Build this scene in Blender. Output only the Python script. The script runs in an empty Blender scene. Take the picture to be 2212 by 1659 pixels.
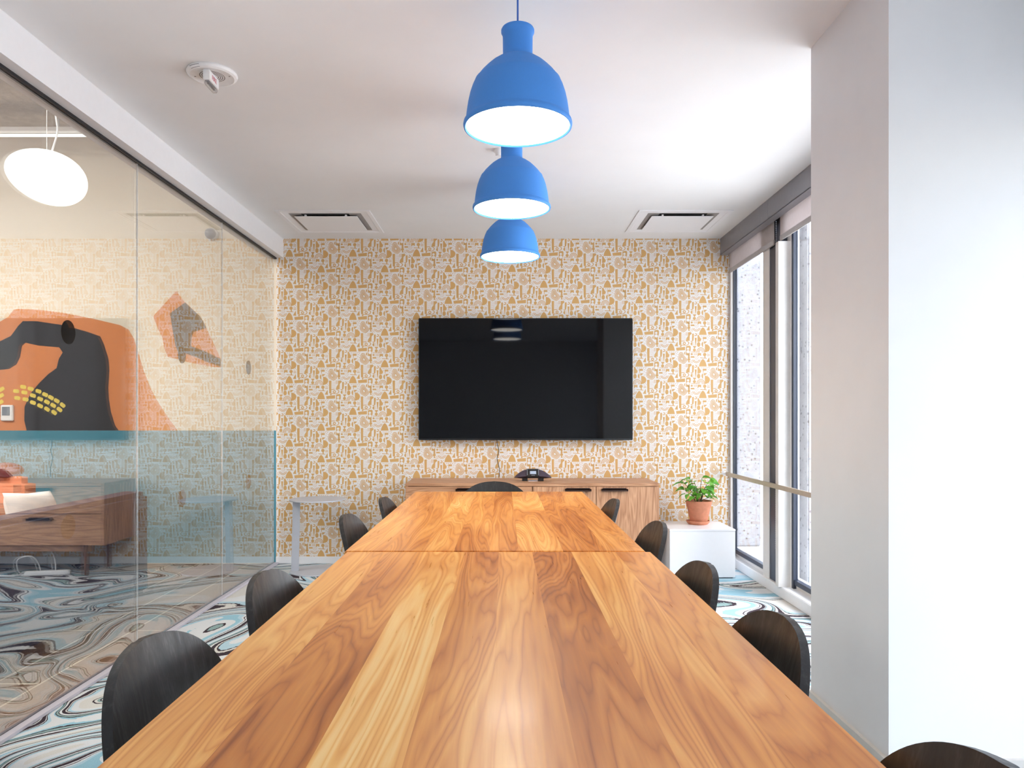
import bpy, bmesh, math, random
from mathutils import Vector, Matrix, Quaternion
random.seed(7)
SC = bpy.context.scene
COL = SC.collection
F, CX, CY, EYE = 1600.0, 1087.0, 902.0, 1.15      # focal length in pixels, vanishing point, eye height
WALL_Y = 5.84
CEIL = 2.56

# ------------------------------------------------------------------ node helpers
def new_mat(name):
    m = bpy.data.materials.new(name); m.use_nodes = True
    nt = m.node_tree; nt.nodes.clear()
    out = nt.nodes.new('ShaderNodeOutputMaterial')
    return m, nt, out
def node(nt, typ, ins=None, **props):
    n = nt.nodes.new(typ)
    for k, v in props.items(): setattr(n, k, v)
    for k, v in (ins or {}).items():
        s = n.inputs[k]
        if isinstance(v, bpy.types.NodeSocket): nt.links.new(v, s)
        else: s.default_value = v
    return n
def mth(nt, op, a, b=None, c=None, clamp=False):
    n = nt.nodes.new('ShaderNodeMath'); n.operation = op; n.use_clamp = clamp
    for i, v in enumerate((a, b, c)):
        if v is None: continue
        if isinstance(v, bpy.types.NodeSocket): nt.links.new(v, n.inputs[i])
        else: n.inputs[i].default_value = v
    return n.outputs[0]
def ramp(nt, fac, stops, interp='LINEAR'):
    n = nt.nodes.new('ShaderNodeValToRGB'); n.color_ramp.interpolation = interp
    el = n.color_ramp.elements
    while len(el) > 1: el.remove(el[-1])
    el[0].position = stops[0][0]; el[0].color = (*stops[0][1], 1)
    for p, c in stops[1:]:
        e = el.new(p); e.color = (*c, 1)
    nt.links.new(fac, n.inputs[0])
    return n.outputs[0]
def mixc(nt, fac, a, b, blend='MIX'):
    n = nt.nodes.new('ShaderNodeMix'); n.data_type = 'RGBA'; n.blend_type = blend
    for s, v in ((n.inputs[0], fac), (n.inputs[6], a), (n.inputs[7], b)):
        if isinstance(v, bpy.types.NodeSocket): nt.links.new(v, s)
        elif isinstance(v, tuple): s.default_value = (*v[:3], 1)
        else: s.default_value = v
    return n.outputs[2]
def s2l(r, g, b):
    f = lambda c: (c/255/12.92) if c/255 <= 0.04045 else ((c/255+0.055)/1.055)**2.4
    return (f(r), f(g), f(b))
def objco(nt): return nt.nodes.new('ShaderNodeTexCoord').outputs['Object']
def mapping(nt, vec, scale=(1,1,1), loc=(0,0,0), rot=(0,0,0)):
    return node(nt, 'ShaderNodeMapping', {'Vector': vec, 'Scale': scale, 'Location': loc, 'Rotation': rot}).outputs[0]
def noise(nt, vec, scale=1.0, detail=2.0, rough=0.5, dist=0.0):
    return node(nt, 'ShaderNodeTexNoise', {'Vector': vec, 'Scale': scale, 'Detail': detail, 'Roughness': rough, 'Distortion': dist})
def principled(nt, out, color, rough=0.5, metal=0.0, spec=0.5, coat=0.0, bump=None, bump_str=0.1, bump_dist=0.01, **kw):
    p = nt.nodes.new('ShaderNodeBsdfPrincipled')
    for key, v in (('Base Color', color), ('Roughness', rough), ('Metallic', metal), ('Specular IOR Level', spec), ('Coat Weight', coat)):
        s = p.inputs[key]
        if isinstance(v, bpy.types.NodeSocket): nt.links.new(v, s)
        elif isinstance(v, tuple): s.default_value = (*v[:3], 1)
        else: s.default_value = v
    for k, v in kw.items():
        s = p.inputs[k.replace('_', ' ')]
        s.default_value = (*v, 1) if isinstance(v, tuple) else v
    if bump is not None:
        b = node(nt, 'ShaderNodeBump', {'Height': bump, 'Strength': bump_str, 'Distance': bump_dist})
        nt.links.new(b.outputs[0], p.inputs['Normal'])
    nt.links.new(p.outputs[0], out.inputs[0])
    return p
def mat(name, rgb, rough=0.5, metal=0.0, spec=0.5, var=0.04, nscale=30.0, bump=0.0, coat=0.0, **kw):
    """plain painted / plastic / metal surface with a little procedural variation"""
    m, nt, out = new_mat(name)
    c = s2l(*rgb)
    n = noise(nt, objco(nt), nscale, 3.0)
    lo = tuple(x*(1-var) for x in c); hi = tuple(min(1, x*(1+var)) for x in c)
    col = ramp(nt, n.outputs[0], [(0.3, lo), (0.7, hi)])
    principled(nt, out, col, rough, metal, spec, coat, n.outputs[0] if bump else None, bump, 0.004, **kw)
    return m
def emit(name, rgb, strength):
    m, nt, out = new_mat(name)
    lw = node(nt, 'ShaderNodeLayerWeight', {'Blend': 0.3})
    col = mixc(nt, mth(nt, 'MULTIPLY', lw.outputs['Facing'], 0.15), rgb, tuple(x*0.9 for x in rgb))
    e = node(nt, 'ShaderNodeEmission', {'Color': col, 'Strength': strength})
    nt.links.new(e.outputs[0], out.inputs[0])
    return m
def glass(name, tint, f0):
    """thin architectural glass: angle-dependent mirror over a clear tinted sheet"""
    m, nt, out = new_mat(name)
    g = nt.nodes.new('ShaderNodeNewGeometry')
    d = node(nt, 'ShaderNodeVectorMath', {0: g.outputs['Incoming'], 1: g.outputs['Normal']}, operation='DOT_PRODUCT').outputs['Value']
    c = mth(nt, 'ABSOLUTE', d)
    k = mth(nt, 'POWER', mth(nt, 'SUBTRACT', 1.0, c, clamp=True), 5.0)
    fr = mth(nt, 'ADD', mth(nt, 'MULTIPLY', k, 1.0-f0), f0, clamp=True)
    t = node(nt, 'ShaderNodeBsdfTransparent', {'Color': (*tint, 1)})
    gl = node(nt, 'ShaderNodeBsdfAnisotropic', {'Color': (1,1,1,1), 'Roughness': 0.0})
    mx = node(nt, 'ShaderNodeMixShader', {0: fr, 1: t.outputs[0], 2: gl.outputs[0]})
    nt.links.new(mx.outputs[0], out.inputs[0])
    return m

# ------------------------------------------------------------------ materials
def ramp_const_planks(nt, x01, cuts, seeds):
    st = [(0.0, seeds[0])] + [(c, seeds[i+1]) for i, c in enumerate(cuts)]
    return ramp(nt, x01, st, 'CONSTANT')
def table_wood(name, width, cuts, tones, seed):
    m, nt, out = new_mat(name)
    oc = objco(nt)
    sep = node(nt, 'ShaderNodeSeparateXYZ', {0: oc})
    x, y = sep.outputs[0], sep.outputs[1]
    x01 = mth(nt, 'ADD', mth(nt, 'DIVIDE', x, width), 0.5, clamp=True)
    rnd = random.Random(seed)
    seeds = [(rnd.random(), t, rnd.random()) for t in tones]
    idc = node(nt, 'ShaderNodeSeparateColor', {0: ramp_const_planks(nt, x01, cuts, seeds)})
    pid, tone, pid2 = idc.outputs[0], idc.outputs[1], idc.outputs[2]
    off = node(nt, 'ShaderNodeCombineXYZ', {0: mth(nt, 'MULTIPLY', pid, 37.0), 1: mth(nt, 'MULTIPLY', pid2, 53.0), 2: mth(nt, 'MULTIPLY', pid, 11.0)})
    base = mapping(nt, oc, (4.8, 0.46, 1.0))
    v = node(nt, 'ShaderNodeVectorMath', {0: base, 1: off.outputs[0]}, operation='ADD').outputs[0]
    n1 = noise(nt, v, 1.0, 2.0, 0.45, 0.7)                        # big figure
    fine = noise(nt, mapping(nt, oc, (150, 5, 1)), 1.0, 3.0, 0.6)  # fibres
    mid = noise(nt, node(nt, 'ShaderNodeVectorMath', {0: mapping(nt, oc, (26, 1.6, 1)), 1: off.outputs[0]}, operation='ADD').outputs[0], 1.0, 2.0)
    h = mth(nt, 'ADD', mth(nt, 'MULTIPLY', n1.outputs[0], 31.0), mth(nt, 'MULTIPLY', mid.outputs[0], 3.0))
    tri = mth(nt, 'PINGPONG', h, 0.5)
    tri = mth(nt, 'MULTIPLY', tri, 2.0)
    slow = mth(nt, 'MULTIPLY', mth(nt, 'PINGPONG', mth(nt, 'MULTIPLY', h, 0.23), 0.5), 2.0)
    vein = mth(nt, 'POWER', mth(nt, 'SUBTRACT', 1.0, tri, clamp=True), 5.0)
    g = mth(nt, 'ADD', mth(nt, 'MULTIPLY', tri, 0.12), mth(nt, 'MULTIPLY', slow, 0.18))
    g = mth(nt, 'SUBTRACT', g, mth(nt, 'MULTIPLY', vein, 0.10))
    g = mth(nt, 'ADD', g, mth(nt, 'MULTIPLY', fine.outputs[0], 0.22))
    big = noise(nt, node(nt, 'ShaderNodeVectorMath', {0: mapping(nt, oc, (2.6, 0.9, 1)), 1: off.outputs[0]}, operation='ADD').outputs[0], 1.0, 2.0, 0.5, 0.6)
    g = mth(nt, 'ADD', g, mth(nt, 'MULTIPLY', mth(nt, 'SUBTRACT', big.outputs[0], 0.5), 0.75))
    g = mth(nt, 'ADD', g, mth(nt, 'SUBTRACT', tone, 0.13), clamp=True)
    col = ramp(nt, g, [(0.0, s2l(104, 50, 22)), (0.22, s2l(152, 82, 36)), (0.45, s2l(196, 120, 56)), (0.68, s2l(224, 152, 78)), (0.88, s2l(242, 184, 106)), (1.0, s2l(248, 206, 138))])
    rough = ramp(nt, fine.outputs[0], [(0.2, (0.26,)*3), (0.8, (0.36,)*3)])
    principled(nt, out, col, rough, 0, 0.4, 0.15, fine.outputs[0], 0.05, 0.002, Coat_Roughness=0.12)
    return m
def plain_wood(name, stops, axis, seed=0.0, rough=0.45, sc=1.0):
    m, nt, out = new_mat(name)
    oc = objco(nt)
    lo, hi = 1.1*sc, 11.0*sc
    scl = {'x': (lo, hi, hi), 'z': (hi, hi, lo), 'y': (hi, lo, hi)}[axis]
    n1 = noise(nt, mapping(nt, oc, scl, (seed, seed*1.7, seed*0.3)), 1.0, 2.0, 0.5, 0.8)
    scf = tuple((7 if s == lo else 160) for s in scl)
    f = noise(nt, mapping(nt, oc, scf), 1.0, 2.0)
    tri = mth(nt, 'PINGPONG', mth(nt, 'MULTIPLY', n1.outputs[0], 9.0), 0.5)
    g = mth(nt, 'ADD', mth(nt, 'MULTIPLY', tri, 0.8), mth(nt, 'MULTIPLY', f.outputs[0], 0.55))
    g = mth(nt, 'ADD', g, mth(nt, 'MULTIPLY', n1.outputs[0], 0.3))
    g = mth(nt, 'SUBTRACT', g, 0.12, clamp=True)
    principled(nt, out, ramp(nt, g, stops), rough, 0, 0.4, 0.0, f.outputs[0], 0.05, 0.002)
    return m
WAL = [(0.0, s2l(128, 84, 56)), (0.4, s2l(176, 128, 94)), (0.7, s2l(200, 152, 116)), (1.0, s2l(222, 178, 142))]
M = {}
M['walnut_x'] = plain_wood('walnut_horizontal', WAL, 'x', 1.3)
M['walnut_z'] = plain_wood('walnut_vertical', WAL, 'z', 4.1)
M['walnut_leg'] = plain_wood('walnut_leg', [(0, s2l(84, 52, 36)), (1, s2l(140, 98, 74))], 'z', 2)
BLK = [(0.0, s2l(14, 13, 14)), (0.5, s2l(30, 28, 29)), (1.0, s2l(62, 58, 58))]
def black_ash(name):
    m, nt, out = new_mat(name)
    oc = objco(nt)
    n1 = noise(nt, mapping(nt, oc, (5, 5, 0.7)), 1.0, 2.0, 0.5, 0.6)
    tri = mth(nt, 'PINGPONG', mth(nt, 'MULTIPLY', n1.outputs[0], 18.0), 0.5)
    f = noise(nt, mapping(nt, oc, (260, 260, 10)), 1.0, 2.0)
    g = mth(nt, 'ADD', mth(nt, 'MULTIPLY', tri, 0.9), mth(nt, 'MULTIPLY', mth(nt, 'SUBTRACT', f.outputs[0], 0.35), 1.0), clamp=True)
    col = ramp(nt, g, [(0.0, s2l(10, 10, 12)), (0.5, s2l(20, 19, 20)), (1.0, s2l(58, 56, 58))])
    r = ramp(nt, g, [(0.0, (0.5,)*3), (1.0, (0.30,)*3)])
    principled(nt, out, col, r, 0, 0.6, 0, g, 0.12, 0.001)
    return m
M['black_ash'] = black_ash('black_ash')
M['black_leg'] = plain_wood('black_leg', BLK, 'z', 3, 0.45)
M['white_wall'] = mat('white_wall_paint', (229, 230, 231), 0.75, spec=0.2, var=0.012, nscale=6, bump=0.02)
M['ceiling'] = mat('ceiling_paint', (236, 236, 236), 0.85, spec=0.15, var=0.01, nscale=5)
M['trim_white'] = mat('trim_white', (236, 236, 238), 0.4, var=0.01)
M['trim_grey'] = mat('trim_grey', (206, 202, 196), 0.5, var=0.03)
M['alu'] = mat('aluminium_channel', (204, 198, 206), 0.45, 0.1, var=0.03)
M['gasket'] = mat('black_gasket', (22, 22, 26), 0.5)
M['navy_frame'] = mat('dark_navy_frame', (40, 48, 66), 0.4, spec=0.5)
M['beige_frame'] = mat('pale_beige_frame', (226, 222, 218), 0.45, var=0.02)
M['rail'] = mat('handrail_champagne', (196, 184, 170), 0.35, 0.35, var=0.03)
M['fascia'] = mat('fascia_grey_metal', (142, 142, 148), 0.4, 0.15, var=0.03)
M['navy'] = mat('sofa_navy_tweed', (58, 66, 86), 0.95, spec=0.1, var=0.5, nscale=260, bump=0.3)
M['black_plastic'] = mat('black_plastic', (14, 14, 16), 0.35)
M['screen'] = mat('tv_screen', (5, 5, 7), 0.035, spec=0.26, var=0.02)
M['tv_edge'] = mat('tv_bezel', (12, 12, 16), 0.25, spec=0.6)
M['handle'] = mat('dark_bronze_handle', (66, 46, 38), 0.4, 0.5)
M['phone_purple'] = mat('phone_grille', (74, 62, 74), 0.45, var=0.25, nscale=500)
M['lcd'] = mat('phone_display', (170, 182, 200), 0.25)
M['chrome'] = mat('chrome_strip', (200, 206, 220), 0.2, 0.9)
M['grey_metal'] = mat('powder_grey_metal', (188, 190, 198), 0.45, 0.1, var=0.015)
M['plinth_white'] = mat('white_laminate', (240, 240, 243), 0.25, spec=0.5, var=0.006)
M['plinth_base'] = mat('dark_plinth_base', (80, 86, 98), 0.6)
M['terracotta'] = mat('terracotta', (206, 138, 108), 0.8, spec=0.2, var=0.08, nscale=40, bump=0.1)
M['soil'] = mat('potting_soil', (52, 38, 30), 0.95, var=0.4, nscale=120, bump=0.8)
M['stem'] = mat('plant_stem', (104, 92, 62), 0.6, var=0.1)
M['pendant_blue'] = mat('blue_rubber', (74, 144, 226), 0.62, spec=0.3, var=0.03, nscale=400, bump=0.03)
M['cord_blue'] = mat('blue_cord', (56, 104, 190), 0.5)
M['cord_white'] = mat('white_cord', (225, 225, 225), 0.5)
M['cord_black'] = mat('black_cord', (40, 38, 38), 0.5)
M['vent_white'] = mat('vent_white_enamel', (238, 238, 240), 0.5, spec=0.3, var=0.006)
M['vent_shade_dark'] = mat('vent_neck_shade', (20, 20, 22), 0.7)  # shade of the vent neck as flat dark colour
M['vent_shade_grey'] = mat('vent_recess_shade', (150, 146, 144), 0.6)  # white cone sides painted grey for their shade
M['alarm_white'] = mat('alarm_white', (238, 238, 238), 0.4)
M['alarm_tag'] = mat('alarm_grey_tag', (126, 126, 136), 0.5)
M['alarm_red'] = mat('alarm_red_ink', (214, 120, 132), 0.5)
M['grille_dark'] = mat('alarm_slots', (138, 130, 128), 0.6)
M['dot_film'] = mat('dot_film_brown', (50, 40, 32), 0.6, spec=0.0, var=0.03)
M['orange_fabric'] = mat('orange_fabric', (214, 128, 92), 0.9, spec=0.1, var=0.15, nscale=200, bump=0.2)
M['red_leather'] = mat('dark_red_leather', (108, 34, 26), 0.45, var=0.2, nscale=20)
M['white_fabric'] = mat('white_pillow_fabric', (244, 242, 238), 0.9, spec=0.1, var=0.03, nscale=150, bump=0.2)
M['grey_screen'] = mat('thermostat_screen', (120, 128, 138), 0.3)
M['glow_pendant'] = emit('pendant_glow', (1.0, 0.96, 0.89), 11.0)
M['glow_moon'] = emit('moon_glow', (1.0, 0.97, 0.90), 3.0)
M['glow_tube'] = emit('tube_glow', (1.0, 0.97, 0.92), 2.0)
M['glass_wall'] = glass('partition_glass', (0.975, 0.99, 0.985), 0.27)
M['glass_window'] = glass('window_glass', (0.96, 0.97, 0.98), 0.04)
M['clear_lens'] = glass('strobe_lens', (0.86, 0.86, 0.88), 0.12)

def carpet():
    m, nt, out = new_mat('marbled_carpet')
    oc = mapping(nt, objco(nt), (1, 1, 1), (3.3, 1.2, 0))
    w1 = noise(nt, oc, 0.85, 1.0)
    a = node(nt, 'ShaderNodeVectorMath', {0: w1.outputs[1], 1: (0.5, 0.5, 0.5)}, operation='SUBTRACT').outputs[0]
    a = node(nt, 'ShaderNodeVectorMath', {0: a, 1: (2.4, 2.0, 0)}, operation='MULTIPLY').outputs[0]
    p1 = node(nt, 'ShaderNodeVectorMath', {0: oc, 1: a}, operation='ADD').outputs[0]
    w2 = noise(nt, p1, 1.9, 1.0)
    b = node(nt, 'ShaderNodeVectorMath', {0: w2.outputs[1], 1: (0.5, 0.5, 0.5)}, operation='SUBTRACT').outputs[0]
    b = node(nt, 'ShaderNodeVectorMath', {0: b, 1: (0.75, 0.75, 0)}, operation='MULTIPLY').outputs[0]
    p2 = node(nt, 'ShaderNodeVectorMath', {0: p1, 1: b}, operation='ADD').outputs[0]
    n = noise(nt, mapping(nt, p2, (0.9, 1.5, 1)), 1.0, 0.0)
    wob = noise(nt, objco(nt), 60.0, 2.0)
    h = mth(nt, 'ADD', mth(nt, 'MULTIPLY', n.outputs[0], 4.6), mth(nt, 'MULTIPLY', wob.outputs[0], 0.02))
    fr = mth(nt, 'FRACT', h)
    cr, bl, dk, sg, wh, lb = s2l(206, 203, 196), s2l(146, 186, 202), s2l(62, 52, 58), s2l(136, 160, 158), s2l(210, 212, 213), s2l(170, 198, 210)
    st = [(0.0, cr), (0.13, dk), (0.145, cr), (0.17, sg), (0.19, dk), (0.20, wh), (0.28, bl), (0.34, lb), (0.38, wh), (0.41, dk), (0.425, wh), (0.45, dk), (0.52, wh), (0.535, dk),
          (0.55, lb), (0.59, wh), (0.67, bl), (0.695, dk), (0.71, sg), (0.745, dk), (0.76, wh), (0.80, dk), (0.85, cr), (0.87, dk), (0.88, lb), (0.92, wh)]
    col = ramp(nt, fr, st, 'CONSTANT')
    pile = noise(nt, objco(nt), 420.0, 2.0)
    col = mixc(nt, 0.28, col, ramp(nt, pile.outputs[0], [(0.3, (0.25, 0.25, 0.25)), (0.7, (0.95, 0.95, 0.95))]), 'OVERLAY')
    principled(nt, out, col, 0.95, 0, 0.1, 0, pile.outputs[0], 0.5, 0.004)
    return m
M['carpet'] = carpet()
def plank_floor():
    m, nt, out = new_mat('brown_plank_floor')
    oc = objco(nt)
    br = node(nt, 'ShaderNodeTexBrick', {'Vector': mapping(nt, oc, (1, 1, 1), (0, 0, 0), (0, 0, math.pi/2)), 'Color1': (*s2l(150, 112, 78), 1), 'Color2': (*s2l(128, 94, 64), 1),
              'Mortar': (*s2l(206, 186, 156), 1), 'Scale': 1.0, 'Mortar Size': 0.006, 'Brick Width': 1.6, 'Row Height': 0.2}, offset=0.5)
    f = noise(nt, mapping(nt, oc, (40, 3, 1)), 1.0, 3.0)
    col = mixc(nt, 0.35, br.outputs[0], ramp(nt, f.outputs[0], [(0.3, (0.2, 0.2, 0.2)), (0.7, (0.8, 0.8, 0.8))]), 'OVERLAY')
    principled(nt, out, col, 0.35, 0, 0.4)
    return m
M['plank_floor'] = plank_floor()
def rough_concrete(name, c0, c1, ridge):
    m, nt, out = new_mat(name)
    oc = objco(nt)
    n = noise(nt, oc, 14.0, 6.0, 0.7)
    v = node(nt, 'ShaderNodeTexVoronoi', {'Vector': oc, 'Scale': 22.0})
    sp = ramp(nt, v.outputs[0], [(0.16, (0.42,)*3), (0.24, (1, 1, 1))])
    col = ramp(nt, n.outputs[0], [(0.3, s2l(*c0)), (0.7, s2l(*c1))])
    if not ridge: col = mixc(nt, 1.0, col, sp, 'MULTIPLY')
    else:
        w = node(nt, 'ShaderNodeTexWave', {'Vector': oc, 'Scale': 0.7, 'Distortion': 0.6, 'Detail': 2.0}, bands_direction='Y')
        col = mixc(nt, 0.55, col, ramp(nt, w.outputs[0], [(0.1, (0.35,)*3), (0.9, (1, 1, 1))]), 'MULTIPLY')
    principled(nt, out, col, 0.95, 0, 0.1, 0, n.outputs[0], 0.8, 0.02)
    return m
M['concrete_deck'] = rough_concrete('ribbed_concrete', (150, 142, 130), (206, 198, 184), True)
M['aggregate'] = rough_concrete('pebbled_concrete', (168, 168, 174), (190, 190, 194), False)
def leafmat():
    m, nt, out = new_mat('leaf_green')
    n = noise(nt, objco(nt), 18.0, 2.0)
    col = ramp(nt, n.outputs[0], [(0.3, s2l(56, 128, 40)), (0.5, s2l(104, 176, 62)), (0.7, s2l(158, 212, 92))])
    p = principled(nt, out, col, 0.4, 0, 0.4)
    tr = node(nt, 'ShaderNodeBsdfTranslucent', {'Color': col})
    mx = node(nt, 'ShaderNodeMixShader', {0: 0.3, 1: p.outputs[0], 2: tr.outputs[0]})
    nt.links.new(mx.outputs[0], out.inputs[0])
    return m
M['leaf'] = leafmat()
def blindmat():
    m, nt, out = new_mat('blind_screen_fabric')
    n = noise(nt, mapping(nt, objco(nt), (1, 220, 30)), 1.0, 2.0)
    col = ramp(nt, n.outputs[0], [(0.3, s2l(224, 214, 212)), (0.7, s2l(238, 230, 228))])
    d = node(nt, 'ShaderNodeBsdfDiffuse', {'Color': col})
    tr = node(nt, 'ShaderNodeBsdfTranslucent', {'Color': (0.62, 0.58, 0.58, 1)})
    mx = node(nt, 'ShaderNodeMixShader', {0: 0.45, 1: d.outputs[0], 2: tr.outputs[0]})
    nt.links.new(mx.outputs[0], out.inputs[0])
    return m
M['blind'] = blindmat()
M['hem'] = mat('blind_hem', (190, 186, 186), 0.8, spec=0.1)
def paper(name, rgb, rough, metal):
    m, nt, out = new_mat(name)
    n = noise(nt, objco(nt), 300.0, 2.0)
    c = s2l(*rgb)
    principled(nt, out, ramp(nt, n.outputs[0], [(0.3, tuple(x*0.97 for x in c)), (0.7, tuple(min(1, x*1.03) for x in c))]), rough, metal, 0.3)
    return m
M['paper_white'] = paper('wallpaper_white', (232, 228, 224), 0.7, 0.0)
M['paper_gold'] = paper('wallpaper_gold', (212, 168, 108), 0.5, 0.0)
M['mural_cream'] = paper('mural_cream', (220, 209, 190), 0.7, 0.0)
M['mural_orange'] = paper('mural_orange', (208, 132, 84), 0.7, 0.0)
M['mural_black'] = paper('mural_charcoal', (54, 54, 58), 0.7, 0.0)
M['mural_yellow'] = paper('mural_yellow', (228, 204, 96), 0.7, 0.0)
M['mural_teal'] = paper('mural_teal', (72, 132, 150), 0.6, 0.0)

# ------------------------------------------------------------------ geometry helpers
def bm_box(bm, x0, x1, y0, y1, z0, z1, mi=0):
    vs = [bm.verts.new((x, y, z)) for x in (x0, x1) for y in (y0, y1) for z in (z0, z1)]
    for q in ((0,1,3,2), (4,6,7,5), (0,4,5,1), (2,3,7,6), (0,2,6,4), (1,5,7,3)):
        f = bm.faces.new([vs[i] for i in q]); f.material_index = mi
    return vs
def finish(bm, name, mats, parent=None, smooth=False, bevel=0.0, seg=2, loc=(0,0,0)):
    if bevel:
        bmesh.ops.bevel(bm, geom=bm.edges[:], offset=bevel, segments=seg, affect='EDGES', clamp_overlap=True)
    bmesh.ops.recalc_face_normals(bm, faces=bm.faces[:])
    me = bpy.data.meshes.new(name); bm.to_mesh(me); bm.free()
    for mm in (mats if isinstance(mats, (list, tuple)) else [mats]): me.materials.append(mm)
    if smooth:
        me.shade_smooth()
        try: me.set_sharp_from_angle(angle=math.radians(smooth if smooth > 1 else 40))
        except Exception: pass
    o = bpy.data.objects.new(name, me); COL.objects.link(o)
    o.location = loc
    if parent: o.parent = parent
    return o
def box(name, x0, x1, y0, y1, z0, z1, m, parent=None, bevel=0.0):
    bm = bmesh.new(); bm_box(bm, x0, x1, y0, y1, z0, z1)
    return finish(bm, name, m, parent, bevel=bevel)
def lathe(bm, prof, n=48, mi=0, center=(0,0), cap0=False, cap1=False):
    rings = []
    for r, z in prof:
        rings.append([bm.verts.new((center[0]+r*math.cos(2*math.pi*i/n), center[1]+r*math.sin(2*math.pi*i/n), z)) for i in range(n)])
    for a, b in zip(rings, rings[1:]):
        for i in range(n):
            f = bm.faces.new((a[i], a[(i+1)%n], b[(i+1)%n], b[i])); f.material_index = mi
    if cap0: bm.faces.new(rings[0]).material_index = mi
    if cap1: bm.faces.new(rings[-1]).material_index = mi
def tube(bm, pts, r, n=8, mi=0):
    pts = [Vector(p) for p in pts]; rings = []
    for i, p in enumerate(pts):
        d = (pts[min(i+1, len(pts)-1)] - pts[max(i-1, 0)]).normalized()
        up = Vector((0,0,1)) if abs(d.z) < 0.9 else Vector((1,0,0))
        a = d.cross(up).normalized(); b = d.cross(a)
        rr = r[i] if isinstance(r, (list, tuple)) else r
        rings.append([bm.verts.new(p + a*rr*math.cos(2*math.pi*k/n) + b*rr*math.sin(2*math.pi*k/n)) for k in range(n)])
    for A, B in zip(rings, rings[1:]):
        for k in range(n):
            f = bm.faces.new((A[k], A[(k+1)%n], B[(k+1)%n], B[k])); f.material_index = mi
    bm.faces.new(rings[0]).material_index = mi; bm.faces.new(rings[-1]).material_index = mi
def spline(pts, k=8):
    P = [Vector(p) for p in pts]; out = []
    for i in range(len(P)-1):
        p0, p1, p2, p3 = P[max(i-1,0)], P[i], P[i+1], P[min(i+2, len(P)-1)]
        for j in range(k):
            t = j/k
            out.append(0.5*((2*p1)+(p2-p0)*t+(2*p0-5*p1+4*p2-p3)*t*t+(3*p1-p0-3*p2+p3)*t**3))
    out.append(P[-1]); return out
def bake(o, *mods):
    """apply modifiers into the mesh, no operators"""
    for t, kw in mods:
        md = o.modifiers.new(t, t)
        for k, v in kw.items(): setattr(md, k, v)
    dg = bpy.context.evaluated_depsgraph_get(); dg.update()
    me = bpy.data.meshes.new_from_object(o.evaluated_get(dg), depsgraph=dg)
    o.modifiers.clear(); old = o.data; o.data = me; me.name = old.name; bpy.data.meshes.remove(old)
    return o
def thing(name, label, cat, loc=(0,0,0), rz=0.0, group=None):
    o = bpy.data.objects.new(name, None); COL.objects.link(o)
    o.empty_display_size = 0.1
    o.location = loc; o.rotation_euler = (0, 0, rz)
    return tag(o, label, cat, group)
def tag(o, label, cat, group=None):
    o['label'] = label; o['category'] = cat
    if group: o['group'] = group
    return o
def struct(o, label=None):
    o['kind'] = 'structure'
    if label: o['label'] = label
    return o
def dup(root, loc, rz, label):
    r = root.copy(); COL.objects.link(r); r.location = loc; r.rotation_euler = (0, 0, rz); r['label'] = label
    for ch in list(root.children):
        c = ch.copy(); COL.objects.link(c); c.parent = r
        for g in list(ch.children):
            d = g.copy(); COL.objects.link(d); d.parent = c
    return r

# ================================================================== THE ROOM SHELL
RX = 1.80   # window wall inner plane
GX = -1.80  # glass wall plane
struct(box('floor', GX, 2.1, -2.0, WALL_Y+0.1, -0.05, 0.0, M['carpet']), 'marbled blue, cream and dark carpet of the meeting room')
struct(box('ceiling', -1.75, 2.1, -2.0, WALL_Y+0.1, CEIL, CEIL+0.1, M['ceiling']), 'smooth white meeting room ceiling')
struct(box('wall_front', GX, 2.1, -2.1, -2.0, 0, CEIL, M['white_wall']), 'plain white wall behind the viewer')
struct(box('wall_left', -1.87, -1.75, -2.0, 2.53, 0, CEIL, M['white_wall']), 'plain white wall beside the viewer')

# ---- wallpapered back wall: pattern polygons inside the wall's own mesh
S = 1/(13.825*F/WALL_Y)              # metres per unit of the repeat drawing
PAPX0, PAPX1, PAPZ0, PAPZ1 = -1.79, RX+0.02, 0.055, CEIL
OX, OZ = (640-CX)*WALL_Y/F, EYE+(CY-580)*WALL_Y/F
def circ(cx, cy, rx, ry=None, n=14, a0=0, a1=360):
    ry = ry or rx
    full = abs(a1-a0) >= 360
    k = n if full else n+1
    return [(cx+rx*math.cos(math.radians(a0+(a1-a0)*i/n)), cy+ry*math.sin(math.radians(a0+(a1-a0)*i/n))) for i in range(k)]
def arcband(cx, cy, r1, r0, a0, a1, n=12, sy=1.0):
    q = []
    for i in range(n):
        t0, t1 = math.radians(a0+(a1-a0)*i/n), math.radians(a0+(a1-a0)*(i+1)/n)
        q.append([(cx+r1*math.cos(t0), cy+sy*r1*math.sin(t0)), (cx+r1*math.cos(t1), cy+sy*r1*math.sin(t1)), (cx+r0*math.cos(t1), cy+sy*r0*math.sin(t1)), (cx+r0*math.cos(t0), cy+sy*r0*math.sin(t0))])
    return q
def rect(x0, y0, x1, y1): return [(x0,y0),(x1,y0),(x1,y1),(x0,y1)]
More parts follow.
